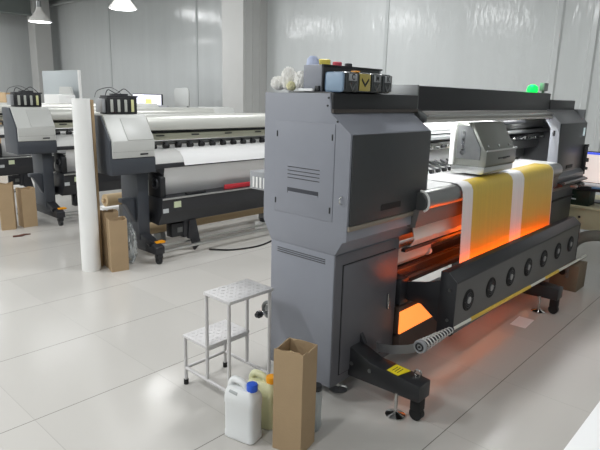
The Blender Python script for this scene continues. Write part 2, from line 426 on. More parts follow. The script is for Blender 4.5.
build('control_arm', MB().box(5.722,5.75,1.54,1.59,.93,1.20,bev=.008).box(5.75,5.80,1.55,1.58,1.19,1.215), BLACK, P)
build('control_knob', MB().cyl((5.735,1.52,1.07),(5.735,1.54,1.07),.02).cyl((5.735,1.52,.99),(5.735,1.54,.99),.014), STEEL, P)
# signal lamp
sl = MB().box(4.84,4.93,1.70,1.74,1.69,1.755,bev=.004).box(4.87,4.885,1.71,1.73,1.67,1.70)
build('signal_lamp_bracket', sl, mat('signal_grey',(128,130,130),.5), P)
build('signal_lamp', MB().lathe([(0,0),(.04,.0),(.045,.02),(.04,.045),(.02,.06),(0,.062)],(4.77,1.77,1.676)), GREENL, P)
# fan box (front dryer)
FX0, FX1 = 2.735, 4.93
build('fan_box', MB().prism([(1.395,.655),(1.355,.655),(1.30,.607),(1.30,.300),(1.315,.288),(1.395,.288)],FX0,FX1,bev=.003), mat('fan_box_grey',(92,91,90),.45,var=.04), P)
build('box_top_cover', MB().prism([(1.397,.658),(1.352,.658),(1.297,.611),(1.297,.600),(1.397,.64)],FX0,FX1,bev=.001), BLACK, P)
build('fan_box_end', MB().prism([(1.398,.658),(1.353,.658),(1.297,.609),(1.297,.298),(1.313,.285),(1.398,.285)],FX0-.012,FX0,bev=.002), BLACKM, P)
build('fan_box_end', MB().prism([(1.398,.658),(1.353,.658),(1.297,.609),(1.297,.298),(1.313,.285),(1.398,.285)],FX1,FX1+.012,bev=.002), BLACKM, P)
for z in (.56,.38): build('end_bolt', MB().cyl((FX0-.02,1.335,z),(FX0-.012,1.335,z),.009,n=10), STEEL, P)
for k in range(7):
    x = 2.891+.3063*k; z = .468
    f = build('fan', MB().ring((x,1.298,z),(0,1,0),.060,.006).cyl((x,1.296,z),(x,1.301,z),.058), RUBBER, P)
    g = MB()
    for rr in (.045,.032): g.ring((x,1.292,z),(0,1,0),rr,.0022,n=24,m=6)
    g.box(x-.058,x+.058,1.291,1.293,z-.002,z+.002).box(x-.002,x+.002,1.291,1.293,z-.058,z+.058)
    build('fan_grille', g, BLACKM, f)
    build('fan_hub', MB().cyl((x,1.289,z),(x,1.297,z),.021), mat('hub_grey',(150,150,150),.4), f)
build('box_arm', MB().prism([(1.39,.60),(1.39,.33),(1.52,.42),(1.68,.42),(1.68,.52),(1.50,.56)],2.74,2.76,bev=.003).box(2.67,2.76,1.62,1.70,.40,.56,bev=.004), BLACKM, P)
build('box_arm', MB().prism([(1.39,.60),(1.39,.33),(1.52,.42),(1.68,.42),(1.68,.52),(1.50,.56)],4.88,4.90,bev=.003).box(4.88,5.06,1.62,1.70,.40,.56,bev=.004), BLACKM, P)
# heaters on the print side of the box
build('heater_lamp', MB().cyl((2.95,1.412,.545),(4.72,1.412,.545),.010,n=12), HEAT, P)
build('inner_heater_lamp', MB().cyl((3.23,1.53,.70),(4.72,1.53,.70),.010,n=12), HEAT, P)
build('heater_spill_shield', MB().sheet([(1.397,.58),(1.397,.52),(1.41,.505),(1.455,.50)],2.90,4.78,.002), CHROME, P)  # unseen; lower lip shaped to keep heater light from spilling down
build('heat_lit_plate', MB().box(2.66,4.85,1.60,1.612,.225,.365,bev=.003), mat('heat_lit_glow',(255,150,80),.5,emit=(255,140,62),estr=1.25), P)  # orange heater light on a plate, put in as its own glow
build('heater_housing', MB().box(2.66,4.9,1.614,1.66,.20,.39,bev=.004).box(2.66,4.9,1.60,1.66,.10,.222,bev=.003), mat('housing_brown',(74,60,54),.5), P)
build('work_light', MB().box(2.90,4.90,1.74,1.77,1.505,1.52), LEDW, P)
# carriage
cg = build('print_carriage', MB().prism([(1.76,1.165),(1.545,1.165),(1.532,1.18),(1.532,1.272),(1.55,1.285),(1.645,1.452),(1.655,1.457),(1.76,1.457)],3.47,3.955,bev=.003), CARRG, P)
build('carriage_window', MB().prism([(1.745,1.215),(1.575,1.215),(1.575,1.29),(1.655,1.435),(1.745,1.435)],3.464,3.47), GLASSP, cg)
build('carriage_fitting', MB().cyl((3.458,1.70,1.26),(3.465,1.70,1.26),.018,n=14).box(3.458,3.465,1.69,1.71,1.27,1.40), CHROME, cg)
build('carriage_skirt', MB().prism([(1.77,1.122),(1.55,1.122),(1.535,1.135),(1.535,1.168),(1.77,1.168)],3.455,3.93,bev=.003), SILVER, cg)
build('carriage_rib', MB().box(3.47,3.96,1.525,1.535,1.272,1.283), SILVER, cg)
for x in (3.53,3.70,3.87): build('carriage_screw', MB().cyl((x,1.562,1.300),(x,1.552,1.306),.008,n=12), CHROME, cg)
build('carriage_mark', MB().box(3.66,3.73,1.529,1.533,1.215,1.225).box(3.74,3.79,1.529,1.533,1.212,1.226).box(3.80,3.85,1.529,1.533,1.217,1.227), BLACK, cg)
build('carriage_back_plate', MB().box(3.45,3.47,1.76,1.79,1.17,1.42), WHITEP, cg)
build('caution_sticker', MB().box(4.36,4.43,1.918,1.93,1.255,1.283), YELLOW, P)
build('cable_chain', MB().box(4.10,4.9,1.84,1.90,1.415,1.445,bev=.008), BLACK, P)
# feet
def foot(x, side):
    f = build('foot_beam', MB().prism([(1.20,.125),(1.20,.215),(1.50,.235),(1.68,.30),(2.04,.30),(2.09,.22),(2.09,.12),(1.62,.11)],x-.055,x+.055,bev=.006), BLACK, P)
    build('leg_bracket', MB().prism([(1.60,.28),(1.74,.50),(2.0,.50),(2.05,.28)],x+.03,x+.055), BLACKM, f)
    for y in (1.62,1.50): build('foot_bolt', MB().cyl((x-.06,y,.19),(x-.05,y,.19),.011,n=10), STEEL, f)
    for y in (1.235,2.04):
        build('caster', MB().cyl((x-.018,y,.035),(x+.018,y,.035),.035).box(x-.028,x+.028,y-.03,y+.03,.055,.125,bev=.008), RUBBER, f)
    for y in (1.33,1.70):
        build('levelling_foot', MB().lathe([(0,0),(.05,0),(.052,.008),(.02,.02),(.009,.026),(.009,.13),(0,.13)],(x-.05 if y<1.4 else x-.06,y,0)), CHROME, f)
    return f
f1 = foot(2.275,0); f2 = foot(4.30,1)
build('warning_label', MB().prism([(2.225,1.33),(2.315,1.31),(2.322,1.40),(2.232,1.42)],.2255,.2285,'Z'), YELLOW, f1)
build('warning_print', MB().box(2.245,2.30,1.345,1.349,.2283,.2295).box(2.247,2.30,1.361,1.365,.2283,.2295).box(2.249,2.30,1.377,1.381,.2283,.2295), BLACK, f1)
build('lifting_ring', MB().ring((2.30,1.26,.238),(1,.3,0),.018,.004).cyl((2.30,1.26,.212),(2.30,1.26,.224),.014), CHROME, f1)
# take-up tension tube with coil
tt = MB().cyl((2.73,1.302,.335),(5.25,1.302,.262),.011,n=16)
build('coil_core', MB().cyl((2.385,1.302,.345),(2.73,1.302,.335),.012,n=16), BLACKM, P)
build('tension_tube', tt, mat('white_tube',(226,224,214),.35), P)
for (a,b_) in ((2.95,3.9),(4.2,4.5)): 
    z0 = .345-(a-2.385)*.083/2.865; z1 = .345-(b_-2.385)*.083/2.865
    build('yellow_sleeve', MB().cyl((a,1.302,z0),(b_,1.302,z1),.0135,n=16), mat('yellow_sleeve',(228,190,70),.4), P)
build('tube_end_disc', MB().cyl((2.372,1.302,.345),(2.388,1.302,.345),.036,n=28).ring((2.372,1.302,.345),(1,0,0),.031,.005), GREYL, P)
build('tube_end_hub', MB().ring((2.368,1.302,.345),(1,0,0),.019,.004).cyl((2.365,1.302,.345),(2.372,1.302,.345),.006), BLACK, P)
for k in range(10):
    x = 2.415+.032*k; z = .345-(x-2.385)*.029
    build('coil_ring', MB().ring((x,1.302,z),(1,0,.25),.032-.0017*k,.0034,n=22,m=6), WHITEP, P)
st = MB()
pts = [(2.385,1.302,.345),(2.36,1.36,.315),(2.35,1.45,.285),(2.38,1.56,.25),(2.45,1.62,.22)]
vsA = []
for p in pts:
    vsA.append([st.bm.verts.new((p[0]-.004,p[1],p[2]+.027)), st.bm.verts.new((p[0]+.004,p[1],p[2]-.027))])
fs = [st.bm.faces.new((vsA[i][0],vsA[i+1][0],vsA[i+1][1],vsA[i][1])) for i in range(len(pts)-1)]
bmesh.ops.solidify(st.bm, geom=fs, thickness=.006)
build('support_strap', st, GREYL, P)

# printed film: real sheet draped over the platen, stripes follow the print itself
def film_material():
    m = bpy.data.materials.new('printed_film'); m.use_nodes = True
    nt = m.node_tree; N = nt.nodes; L = nt.links; b = N['Principled BSDF']
    tc = N.new('ShaderNodeTexCoord'); sp = N.new('ShaderNodeSeparateXYZ'); L.new(tc.outputs['Object'], sp.inputs[0])
    r = N.new('ShaderNodeValToRGB'); r.color_ramp.interpolation = 'CONSTANT'
    mr = N.new('ShaderNodeMapRange'); mr.inputs[1].default_value = -.8; mr.inputs[2].default_value = .8; L.new(sp.outputs['X'], mr.inputs[0]); L.new(mr.outputs[0], r.inputs[0])
    Wc = srgb((238,236,236)); Yc = srgb((212,182,70))
    e = r.color_ramp.elements; e[0].position = 0; e[0].color = Wc; e[1].position = .085; e[1].color = Yc
    for p,cc in ((.475,Wc),(.607,Yc),(.992,Wc)):
        k = e.new(p); k.color = cc
    yb = N.new('ShaderNodeMath'); yb.operation = 'LESS_THAN'; yb.inputs[1].default_value = -.125
    yx = N.new('ShaderNodeMath'); yx.operation = 'MULTIPLY_ADD'; yx.inputs[1].default_value = -.05; L.new(sp.outputs['X'], yx.inputs[0]); L.new(sp.outputs['Y'], yx.inputs[2]); L.new(yx.outputs[0], yb.inputs[0])
    pm = N.new('ShaderNodeMix'); pm.data_type = 'RGBA'; L.new(yb.outputs[0], pm.inputs[0]); pm.inputs[6].default_value = Wc; L.new(r.outputs[0], pm.inputs[7])
    n = N.new('ShaderNodeTexNoise'); mp = N.new('ShaderNodeMapping'); mp.inputs['Scale'].default_value = (60,1,1.2); L.new(tc.outputs['Object'], mp.inputs[0]); L.new(mp.outputs[0], n.inputs['Vector']); n.inputs['Scale'].default_value = 1
    mx = N.new('ShaderNodeMix'); mx.data_type = 'RGBA'; mx.blend_type = 'MULTIPLY'; mx.inputs[0].default_value = .22
    L.new(pm.outputs[2], mx.inputs[6]); L.new(n.outputs['Fac'], mx.inputs[7]); L.new(mx.outputs[2], b.inputs['Base Color'])
    b.inputs['Roughness'].default_value = .38
    return m
fm = MB().sheet([(2.0,1.1025),(1.60,1.1025),(1.57,1.104),(1.535,1.100),(1.508,1.082),(1.494,1.052),(1.490,1.0),(1.478,.72),(1.470,.50),(1.478,.44),(1.50,.40)],3.10,4.70,-.0012,nx=12)
film = build('printed_film', fm, film_material(), None)
tag(film, 'yellow printed film with white stripe hanging over the front of the big grey printer', 'printed film')

# ------------------------------------------------------------------ things on top of the big printer
ib = thing('ink_box', 'long grey metal box on top of the big printer behind the ink tanks', 'box', (2.34,1.85,1.622))
build('body', MB().box(2.10,2.60,1.80,1.92,1.6225,1.750,bev=.003), GREY, ib)
build('front_face', MB().box(2.106,2.576,1.794,1.801,1.626,1.744,bev=.002), BLACKM, ib)
build('top_rim', MB().box(2.10,2.60,1.79,1.80,1.744,1.752), BLACK, ib)
build('connector', MB().box(2.085,2.10,1.805,1.83,1.625,1.65,bev=.002), BLACK, ib)
letters = ['C',None,'M','K']
names = ['cyan','yellow','magenta','black']
x0s = [2.105,2.21,2.31,2.405]
tl = ['pale blue ink tank marked C, leftmost on top of the big printer','yellow fronted ink tank between the tanks marked C and M','dark ink tank marked M between the yellow tank and the tank marked K','dark ink tank marked K, rightmost on top of the big printer']
for i in range(4):
    xa = x0s[i]; xb = (x0s+[2.50])[i+1]-.003
    t = thing('ink_tank', tl[i], 'ink tank', ((xa+xb)/2,1.74,1.6225), 'ink tanks on the big printer')
    if i == 0:
        build('side_cover', MB().box(xa-.012,xa+.001,1.662,1.772,1.6225,1.716,bev=.012), TANKB, t)
    build('tank_body', MB().box(xa,xb,1.658,1.775,1.6225,1.718,bev=.012), TANKF, t)
    f = build('tank_front', MB().box(xa+.006,xb-.002,1.653,1.660,1.630,1.712,bev=.003), INKY if i==1 else TANKF, t)
    if letters[i]:
        pl = build('label_plate', MB().box(xa+.022,xb-.018,1.649,1.654,1.676,1.708,bev=.001), mat('tank_label_grey',(150,153,156),.5), f)
        text('letter', letters[i], .036, BLACK, pl, ((xa+xb)/2+.002,1.6485,1.692), FRONT)
    cx = (xa+xb)/2
    z1, hw = (1.69,.028) if i==1 else (1.668,.022)
    chv = MB().prism([(cx-hw,z1),(cx,z1-.028),(cx+hw,z1),(cx+hw,z1-.010),(cx,z1-.040),(cx-hw,z1-.010)],1.6495,1.654,'Y')
    build('arrow_mark', chv, BLACK if i==1 else STEEL, f)
ct = build('cable_clip', MB().box(2.20,2.225,1.66,1.70,1.718,1.724,bev=.002), ORANGE); tag(ct, 'small orange clip lying on the ink tanks beside the blue one', 'clip')

def rag(name, c, sx, sy, h, m, seed, label, cat='rag', group=None):
    bm = bmesh.new(); bmesh.ops.create_icosphere(bm, subdivisions=5, radius=1)
    off = Vector((seed*7.3,seed*3.1,seed*1.7))
    for v in bm.verts:
        p = v.co.copy()
        fold = 1-abs(noise.noise(p*2.2+off+noise.noise_vector(p*1.5+off)*.8))*2.2      # sharp creases
        fine = 1-abs(noise.noise(p*5.5+off))*1.6
        d = .72+.30*fold+.12*fine
        z = (p.z*.5+.5)
        v.co = Vector((c[0]+p.x*sx*d, c[1]+p.y*sy*d, c[2]+max(.0005, h*(z*d))))
    mb = MB(); mb.bm.free(); mb.bm = bm
    o = build(name, mb, m); tag(o, label, cat, group); return o
RAGW = mat('rag_white',(245,244,240),.9,var=.08,vscale=30,bump=.3,bscale=80)
RAGY = mat('rag_yellow_stained',(244,236,196),.9,var=.25,vscale=30)
rag('cleaning_rag',(2.125,2.122,1.624),.042,.036,.07,RAGW,11,'white crumpled cleaning rag at the left rear corner of the big printer top')
rag('cleaning_rag',(2.125,2.045,1.624),.042,.036,.115,RAGW,12,'white rag heaped highest in the pile on the big printer top')
rag('cleaning_rag',(2.10,2.005,1.624),.025,.022,.045,RAGY,3,'small yellowish rag at the front foot of the white rag pile')
rag('cleaning_rag',(2.14,1.968,1.624),.04,.033,.095,RAGW,14,'white rag nearest the grey box in the rag pile')
rag('cleaning_rag',(2.205,2.10,1.624),.028,.04,.10,RAGY,9,'yellowish rag tucked behind the white rag pile')
fp_ = build('folded_paper', MB().box(2.069,2.096,1.83,1.925,1.6235,1.637,bev=.002), PAPER); tag(fp_, 'folded white paper lying before the rag pile on the big printer', 'paper')
bt = thing('solvent_bottle', 'white bottle with blue print peeking over the grey box behind the ink tanks', 'bottle', (2.225,1.97,1.6225))
build('body', MB().lathe([(0,0),(.034,0),(.036,.01),(.036,.13),(.03,.165),(.016,.18),(0,.18)],(2.225,1.97,1.6225)), mat('bottle_pale_blue',(186,196,222),.4), bt)
for k in range(3): build('printed_band', MB().lathe([(.0365,.035+.04*k),(.0372,.038+.04*k),(.0372,.044+.04*k),(.0365,.047+.04*k)],(2.225,1.97,1.6225)), BLUE, bt)
def cap_pot(name, x, m, lab, cat, r=.03, h=.14):
    o = build(name, MB().lathe([(0,0),(r,0),(r,h*.8),(r*.85,h*.83),(r*.85,h),(r*.7,h+.004),(0,h+.006)],(x,1.965,1.6225)), m); tag(o, lab, cat)
cap_pot('yellow_tub', 2.31, mat('tub_yellow',(226,206,90),.5), 'yellow tub standing behind the grey box on the big printer', 'tub', .04,.165)
cap_pot('red_tub', 2.42, mat('tub_red',(190,70,90),.5), 'small red tub behind the grey box right of the yellow one', 'tub', .03,.158)
cap_pot('dark_jar', 2.52, BLACKM, 'dark jar behind the right end of the grey box on the big printer', 'jar', .025,.155)

# ------------------------------------------------------------------ MID PRINTERS
def make_printer():
    T = thing('roll_printer', 'mid-row roll printer with light grey cover and dark stand just behind the standing white roll', 'printer', (2.85,4.7,0), 'roll printers in the row')
    X0, X1 = 2.43, 5.75
    build('end_housing', MB().prism([(4.505,.862),(4.505,1.17),(4.655,1.385),(4.86,1.385),(4.86,.862)],X0,2.875,bev=.006), DARKB, T)
    build('housing_base', MB().prism([(4.495,.862),(4.495,1.01),(4.84,1.01),(4.84,.862)],X0+.004,2.885,bev=.01), DARKB, T)
    cv = build('end_cover', MB().prism([(4.49,1.012),(4.485,1.165),(4.635,1.392),(4.76,1.396),(4.76,1.012)],X0+.018,2.875,bev=.008), LIGHTC, T)
    def slanted(x0,x1,t0,t1,off0,off1):
        # patch on the sloped face between heights fraction t0..t1
        a=(4.485,1.165); b_=(4.635,1.392); n=(-.834,.551)
        def q(t,o): return (a[0]+(b_[0]-a[0])*t+n[0]*o, a[1]+(b_[1]-a[1])*t+n[1]*o)
        return MB().prism([q(t0,off0),q(t1,off0),q(t1,off1),q(t0,off1)],x0,x1,bev=.001)
    build('cover_lid', slanted(2.60,2.86,.02,.86,0,.006), LIGHTP, T)
    build('logo_badge', MB().box(2.72,2.80,4.484,4.488,1.035,1.048), BLACK, T)
    build('cover_groove', MB().box(2.448,2.876,4.4875,4.491,1.070,1.0715), STEEL, T)
    # right housing
    build('right_housing', MB().prism([(4.495,.862),(4.485,1.165),(4.635,1.392),(5.02,1.392),(5.02,.862)],5.35,X1,bev=.008), LIGHTC, T)
    # top cover
    tp = []
    for k in range(9):
        a = math.radians(90+ k*14); tp.append((4.68+.10*math.cos(a)*1.0, 1.285+.10*math.sin(a)))
    build('top_cover', MB().prism([(4.95,1.385)]+tp+[(4.64,1.238),(4.95,1.238)],2.875,5.35), SILVER if False else mat('top_cover_silver',(206,206,200),.35,.3), T)
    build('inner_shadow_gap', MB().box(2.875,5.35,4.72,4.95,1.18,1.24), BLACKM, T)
    build('front_beam', MB().box(2.875,5.35,4.66,4.72,1.142,1.206,bev=.004).box(2.875,5.35,4.652,4.66,1.17,1.176), mat('beam_light',(196,196,178),.4,.3), T)
    for x in (3.0,3.42,3.86,4.3,4.8): build('beam_catch', MB().box(x,x+.09,4.648,4.66,1.182,1.194,bev=.002), BLACK, T)
    build('roller_bar', MB().box(2.875,5.35,4.69,4.74,1.10,1.13), STEEL, T)
    for k in range(17):
        x = 2.97+.145*k
        pr_ = build('pinch_roller', MB().cyl((x-.03,4.665,1.082),(x+.03,4.665,1.082),.021,n=16), RUBBER, T)
        build('roller_arm', MB().prism([(4.645,1.09),(4.66,1.118),(4.74,1.13),(4.74,1.11)],x-.014,x+.014), BLACKM, pr_)
    build('platen', MB().prism([(4.95,1.055),(4.66,1.055),(4.56,1.03),(4.51,.98),(4.50,.935),(4.95,.935)],2.875,5.35), mat('platen_pale',(210,210,208),.35), T)
    build('platen_lip', MB().prism([(4.493,.89),(4.493,.933),(4.95,.933),(4.95,.89)],2.875,5.4,bev=.004), BLACKM, T)
    build('lower_apron', MB().sheet([(4.53,.89),(4.55,.80),(4.58,.70),(4.64,.605)],3.0,5.35,.004), WHITEF, T)
    sr = build('supply_roll', MB().cyl((3.0,4.82,.66),(5.3,4.82,.66),.075,n=28), mat('roll_grey',(176,176,172),.5), T)
    build('roll_bracket', MB().prism([(4.50,.60),(4.50,.80),(4.60,.84),(4.72,.84),(4.72,.60)],2.93,2.99,bev=.01), BLACK, T)
    build('bracket_knob', MB().ring((2.92,4.58,.74),(1,0,0),.045,.012), BLACKM, T)
    # catch basket
    build('catch_tray', MB().prism([(4.46,.585),(4.455,.60),(4.47,.603),(4.74,.60),(4.80,.48),(4.74,.345),(4.55,.325),(4.54,.335),(4.47,.46)],2.92,5.35,bev=.003), BLACKM, T)
    build('tray_edge', MB().box(2.92,5.35,4.448,4.462,.588,.604,bev=.002), SILVER, T)
    build('tray_label', MB().box(3.05,3.13,4.455,4.466,.50,.56), mat('label_green',(205,214,180),.5), T)
    build('tray_label', MB().box(2.925,2.985,4.456,4.467,.46,.50), mat('label_grey',(190,194,196),.5), T)
    # stand
    for k,x in enumerate((2.80,5.45)):
        lg = build('leg', MB().prism([(4.60,.20),(4.60,.865),(4.90,.865),(4.90,.20)],x-.06,x+.06,bev=.006), DARKB, T)
        build('foot', MB().prism([(4.34,.10),(4.34,.17),(4.60,.26),(4.95,.26),(5.28,.17),(5.28,.10)],x-.05,x+.05,bev=.006), BLACKM, T)
        if k == 0:
            build('side_bracket', MB().prism([(2.60,.61),(2.60,.575),(2.635,.56),(2.742,.36),(2.742,.60),(2.70,.615)],4.64,4.72,'Y',bev=.004), DARKB, T)
        for y in (4.37,5.24):
            cs = build('caster', MB().cyl((x-.018,y,.036),(x+.018,y,.036),.036).box(x-.03,x+.03,y-.03,y+.03,.055,.11,bev=.006), BLACK, T)
        build('foot_lock', MB().box(x+.0,x+.10,4.40,4.46,.185,.205,bev=.004), ORANGE, T)
        build('lock_knob', MB().cyl((x-.05,4.46,.205),(x-.05,4.41,.19),.024,n=14), BLACK, T)
    build('cross_bar', MB().box(2.86,5.39,4.80,4.86,.30,.40,bev=.005), BLACKM, T)
    # ink rack
    rk = build('ink_rack', MB().box(2.51,2.81,4.66,4.80,1.396,1.545,bev=.004), BLACK, T)
    for k in range(4):
        build('ink_bottle_window', MB().box(2.54+.069*k,2.567+.069*k,4.650,4.661,1.415,1.525,bev=.004), WINDOWI if k<3 else mat('window_pale_yellow',(214,214,160),.3), rk)
    build('rack_cap', MB().box(2.52,2.83,4.67,4.80,1.545,1.56,bev=.003).box(2.60,2.74,4.69,4.78,1.56,1.578,bev=.004), BLACKM, rk)
    build('rack_tubes', MB().tube([(2.53,4.72,1.56),(2.56,4.72,1.61),(2.64,4.72,1.58),(2.72,4.72,1.62),(2.80,4.72,1.56)],.004,n=6), BLACKM, rk)
    build('rack_hose', MB().tube([(2.50,4.86,1.54),(2.52,4.84,1.60),(2.62,4.8,1.63),(2.70,4.8,1.60),(2.76,4.84,1.57)],.0035,n=6), STEEL, rk)
    build('side_tank', MB().box(2.47,2.51,4.68,4.80,1.41,1.53,bev=.008), GREYL, T)
    # take-up unit along the floor
    build('floor_rail', MB().box(2.90,5.3,4.44,4.47,.075,.10,bev=.003).box(2.90,5.3,4.60,4.625,.085,.10), SILVER, T)
    tk = build('takeup_motor', MB().box(3.08,3.27,4.56,4.66,.17,.31,bev=.012), BLACK, T)
    build('takeup_bracket', MB().prism([(3.28,.33),(3.36,.33),(3.42,.06),(3.34,.0),(3.30,.12),(3.26,.14)],4.53,4.56,'Y',bev=.004).box(3.22,3.34,4.55,4.62,.15,.33,bev=.01), BLACKM, tk)
    build('motor_badge', MB().box(3.15,3.21,4.556,4.561,.215,.265).box(3.165,3.195,4.553,4.557,.228,.252), STEEL, tk)
    return T
mp = make_printer()
labs = {1:'roll printer behind the first row, its left cover seen left of the standing white roll', 2:'farthest roll printer, mostly hidden at the left edge of the view'}
for k in (1,2):
    c = copy_tree(mp); c.location = Vector((2.85,4.7+2.1*k,0)); c['label'] = labs[k]
# white film on first row printers
wf = MB().sheet([(4.90,1.0585),(4.665,1.0585),(4.56,1.035),(4.505,.983),(4.488,.93),(4.478,.905)],3.20,5.20,-.0015)
w = build('vinyl_film', wf, WHITEF, None); tag(w, 'white film lying over the platen of the printer behind the big grey one', 'film', 'white films')
w2 = w.copy(); COL.objects.link(w2); w2.location.y += 2.1; tag(w2, 'white film over the platen of the second printer from the front', 'film', 'white films')
# long kraft rolls lying on the floor
def long_roll(name, y, r, x0, x1, z, m, label, cat='paper roll', group=None):
    o = build(name, MB().cyl((x0,y,z),(x1,y,z),r,n=32).cyl((x0-.03,y,z),(x0,y,z),r*.35), m); tag(o, label, cat, group)
long_roll('kraft_roll', 5.12, .07, 2.97, 5.30, .155, KRAFT, 'tan kraft paper roll on the floor under the mid-row printer')
long_roll('kraft_roll', 5.70, .07, 2.98, 5.3, .40, KRAFT, 'tan paper roll raised behind the nearer tall box left of the mid printer leg')
long_roll('film_roll', 5.95, .07, 3.05, 5.3, .22, WHITEP, 'white film roll lying below the tan roll behind the mid-row printer')
rackst = MB()
for x in (3.2,4.0,5.2): rackst.box(x-.03,x+.03,5.62,6.04,0,.12).box(x-.03,x+.03,5.66,5.74,.12,.325)
rackst.box(3.2,5.2,5.90,5.94,.02,.06)
o = build('roll_rack', rackst, STEEL); tag(o, 'low steel rack holding long rolls behind the mid-row printer', 'rack')
o = build('white_folder_board', MB().box(3.0,5.3,6.1,6.13,.0,.09), WHITEP); tag(o, 'long white strip on the floor between the two printer rows', 'board')
# red stripe card and tools behind tray
o = build('red_sample_card', MB().box(3.72,4.40,4.50,4.51,.606,.655,bev=.001), RED); tag(o, 'red printed card standing on the black catch tray', 'card')
o = build('black_tool', MB().box(3.22,3.46,4.48,4.52,.604,.628,bev=.006), BLACK); tag(o, 'black hand tool lying on the edge of the black tray', 'tool')
# cable
cb = MB().tube([(3.44,4.42,.012),(3.50,4.36,.01),(3.62,4.25,.008),(3.90,4.18,.008),(4.20,4.25,.008),(4.5,4.42,.01),(4.9,4.6,.01)],.009)
o = build('power_cable', cb, RUBBER); tag(o, 'black cable curving over the floor from the take-up motor', 'cable')
o = build('small_puck', MB().lathe([(0,0),(.055,0),(.06,.02),(.05,.045),(.03,.05),(0,.05)],(4.52,4.72,.10)), BLACK); 
o2 = build('floor_box_white', MB().box(4.42,4.62,4.66,4.78,0,.10,bev=.008), WHITEP); tag(o2,'small white block under the mid printer carrying the black puck','block')
tag(o, 'black round puck on a white block under the mid-row printer', 'puck')

# ------------------------------------------------------------------ rolls, boxes
rl_ = thing('standing_roll', 'tall white roll standing on end on the floor before the printer row', 'roll', (2.262,4.645,0))
build('white_wrap', MB().lathe([(0,0),(.084,0),(.083,.02),(.078,1.0),(.073,1.53),(.03,1.53),(.03,1.50),(0,1.50)],(2.262,4.645,0)), WHITEP, rl_)
o = build('cardboard_tube', MB().prism([(2.36,4.655),(2.355,4.68),(2.375,4.705),(2.40,4.74),(2.392,4.70),(2.385,4.66)],0,1.52,'Z',bev=.002), CARD); tag(o, 'thin brown cardboard strip standing upright beside the white roll', 'cardboard')
def tall_box(name, cs, h, label, group, flap=.0):
    """open carton: four walls with thickness, ragged top flaps; cs = four floor corners"""
    T = thing(name, label, 'box', (sum(c[0] for c in cs)/4, sum(c[1] for c in cs)/4, 0), group)
    cx = Vector((T.location.x,T.location.y))
    out = [Vector(c) for c in cs]; inn = [c+(cx-c).normalized()*.007 for c in out]
    b = MB(); bm = b.bm; n = 7
    rows = []
    for P_ in (out, inn):
        r0=[]; r1=[]
        for i in range(4):
            for k in range(n):
                p = P_[i].lerp(P_[(i+1)%4], k/n)
                w_ = .0 if k==0 else (noise.noise(Vector((p.x*40,p.y*40,h)))*.012+ flap*math.sin(math.pi*k/n)*(1 if i%2 else -1))
                r0.append(bm.verts.new((p.x,p.y,.0 if P_ is out else .006))); r1.append(bm.verts.new((p.x,p.y,h+w_)))
        rows.append((r0,r1))
    m_ = 4*n
    for i in range(m_):
        j=(i+1)%m_
        bm.faces.new((rows[0][0][i],rows[0][0][j],rows[0][1][j],rows[0][1][i]))
        bm.faces.new((rows[1][0][j],rows[1][0][i],rows[1][1][i],rows[1][1][j]))
        bm.faces.new((rows[0][1][i],rows[0][1][j],rows[1][1][j],rows[1][1][i]))
    bm.faces.new(rows[0][0][::-1]); bm.faces.new(rows[1][0])
    build('carton_walls', b, CARD, T, smooth=False)
    return T
for x in (3.3,4.9):
    o = build('roll_cradle', MB().prism([(5.04,0),(5.20,0),(5.19,.10),(5.12,.083),(5.05,.10)],x-.03,x+.03,bev=.003), STEEL); tag(o, 'small steel cradle under the %s end of the kraft roll below the mid-row printer' % ('left' if x<4 else 'right'), 'cradle', 'kraft roll cradles')
tb = tall_box('tall_cardboard_box', [(1.632,1.452),(1.763,1.482),(1.728,1.625),(1.592,1.592)], .50, 'tall open brown box in the foreground beside the jugs', 'tall open cartons', .006)
# fingerhole and torn mark
d = MB().cyl((1.6,1.547,.455),(1.596,1.545,.455),.007,n=10); build('torn_hole', MB().box(1.655,1.662,1.600,1.603,.46,.468), CARDIN, tb)
tall_box('tall_cardboard_box', [(2.345,4.43),(2.50,4.40),(2.54,4.53),(2.385,4.565)], .48, 'nearer tall brown box beside the leg of the mid-row printer', 'tall open cartons', .005)
tall_box('tall_cardboard_box', [(2.39,4.585),(2.52,4.58),(2.54,4.71),(2.41,4.73)], .52, 'farther tall brown box just right of the standing white roll', 'tall open cartons', .005)
tall_box('tall_cardboard_box', [(2.20,6.66),(2.34,6.62),(2.40,6.74),(2.24,6.80)], .54, 'tall brown box at the left edge of the view by the second printer', 'tall open cartons', .012)
tall_box('tall_cardboard_box', [(2.44,6.64),(2.60,6.64),(2.60,6.78),(2.44,6.80)], .46, 'shorter brown box right of the one at the left edge', 'tall open cartons', .004)
def bag(c, sx, sy, h, seed, label):
    bm = bmesh.new(); bmesh.ops.create_icosphere(bm, subdivisions=4, radius=1)
    for v in bm.verts:
        d = 1+noise.noise(v.co*2+Vector((seed,0,0)))*.3+noise.noise(v.co*6+Vector((seed,0,0)))*.12
        z = (v.co.z*.5+.5)
        v.co = Vector((c[0]+v.co.x*sx*d*(1.1-.4*z), c[1]+v.co.y*sy*d*(1.1-.4*z), max(.001, h*z*(1+noise.noise(v.co*3)*.08))))
    mb = MB(); mb.bm.free(); mb.bm = bm
    o = build('plastic_bag', mb, CLEAR); tag(o, label, 'bag', 'clear plastic bags')
bag((2.62,4.56),.06,.06,.40,1,'crumpled clear plastic bag between the tall boxes and the mid printer leg')
bag((2.58,6.93),.09,.09,.36,2,'crumpled clear plastic bag behind the leg of the second printer')
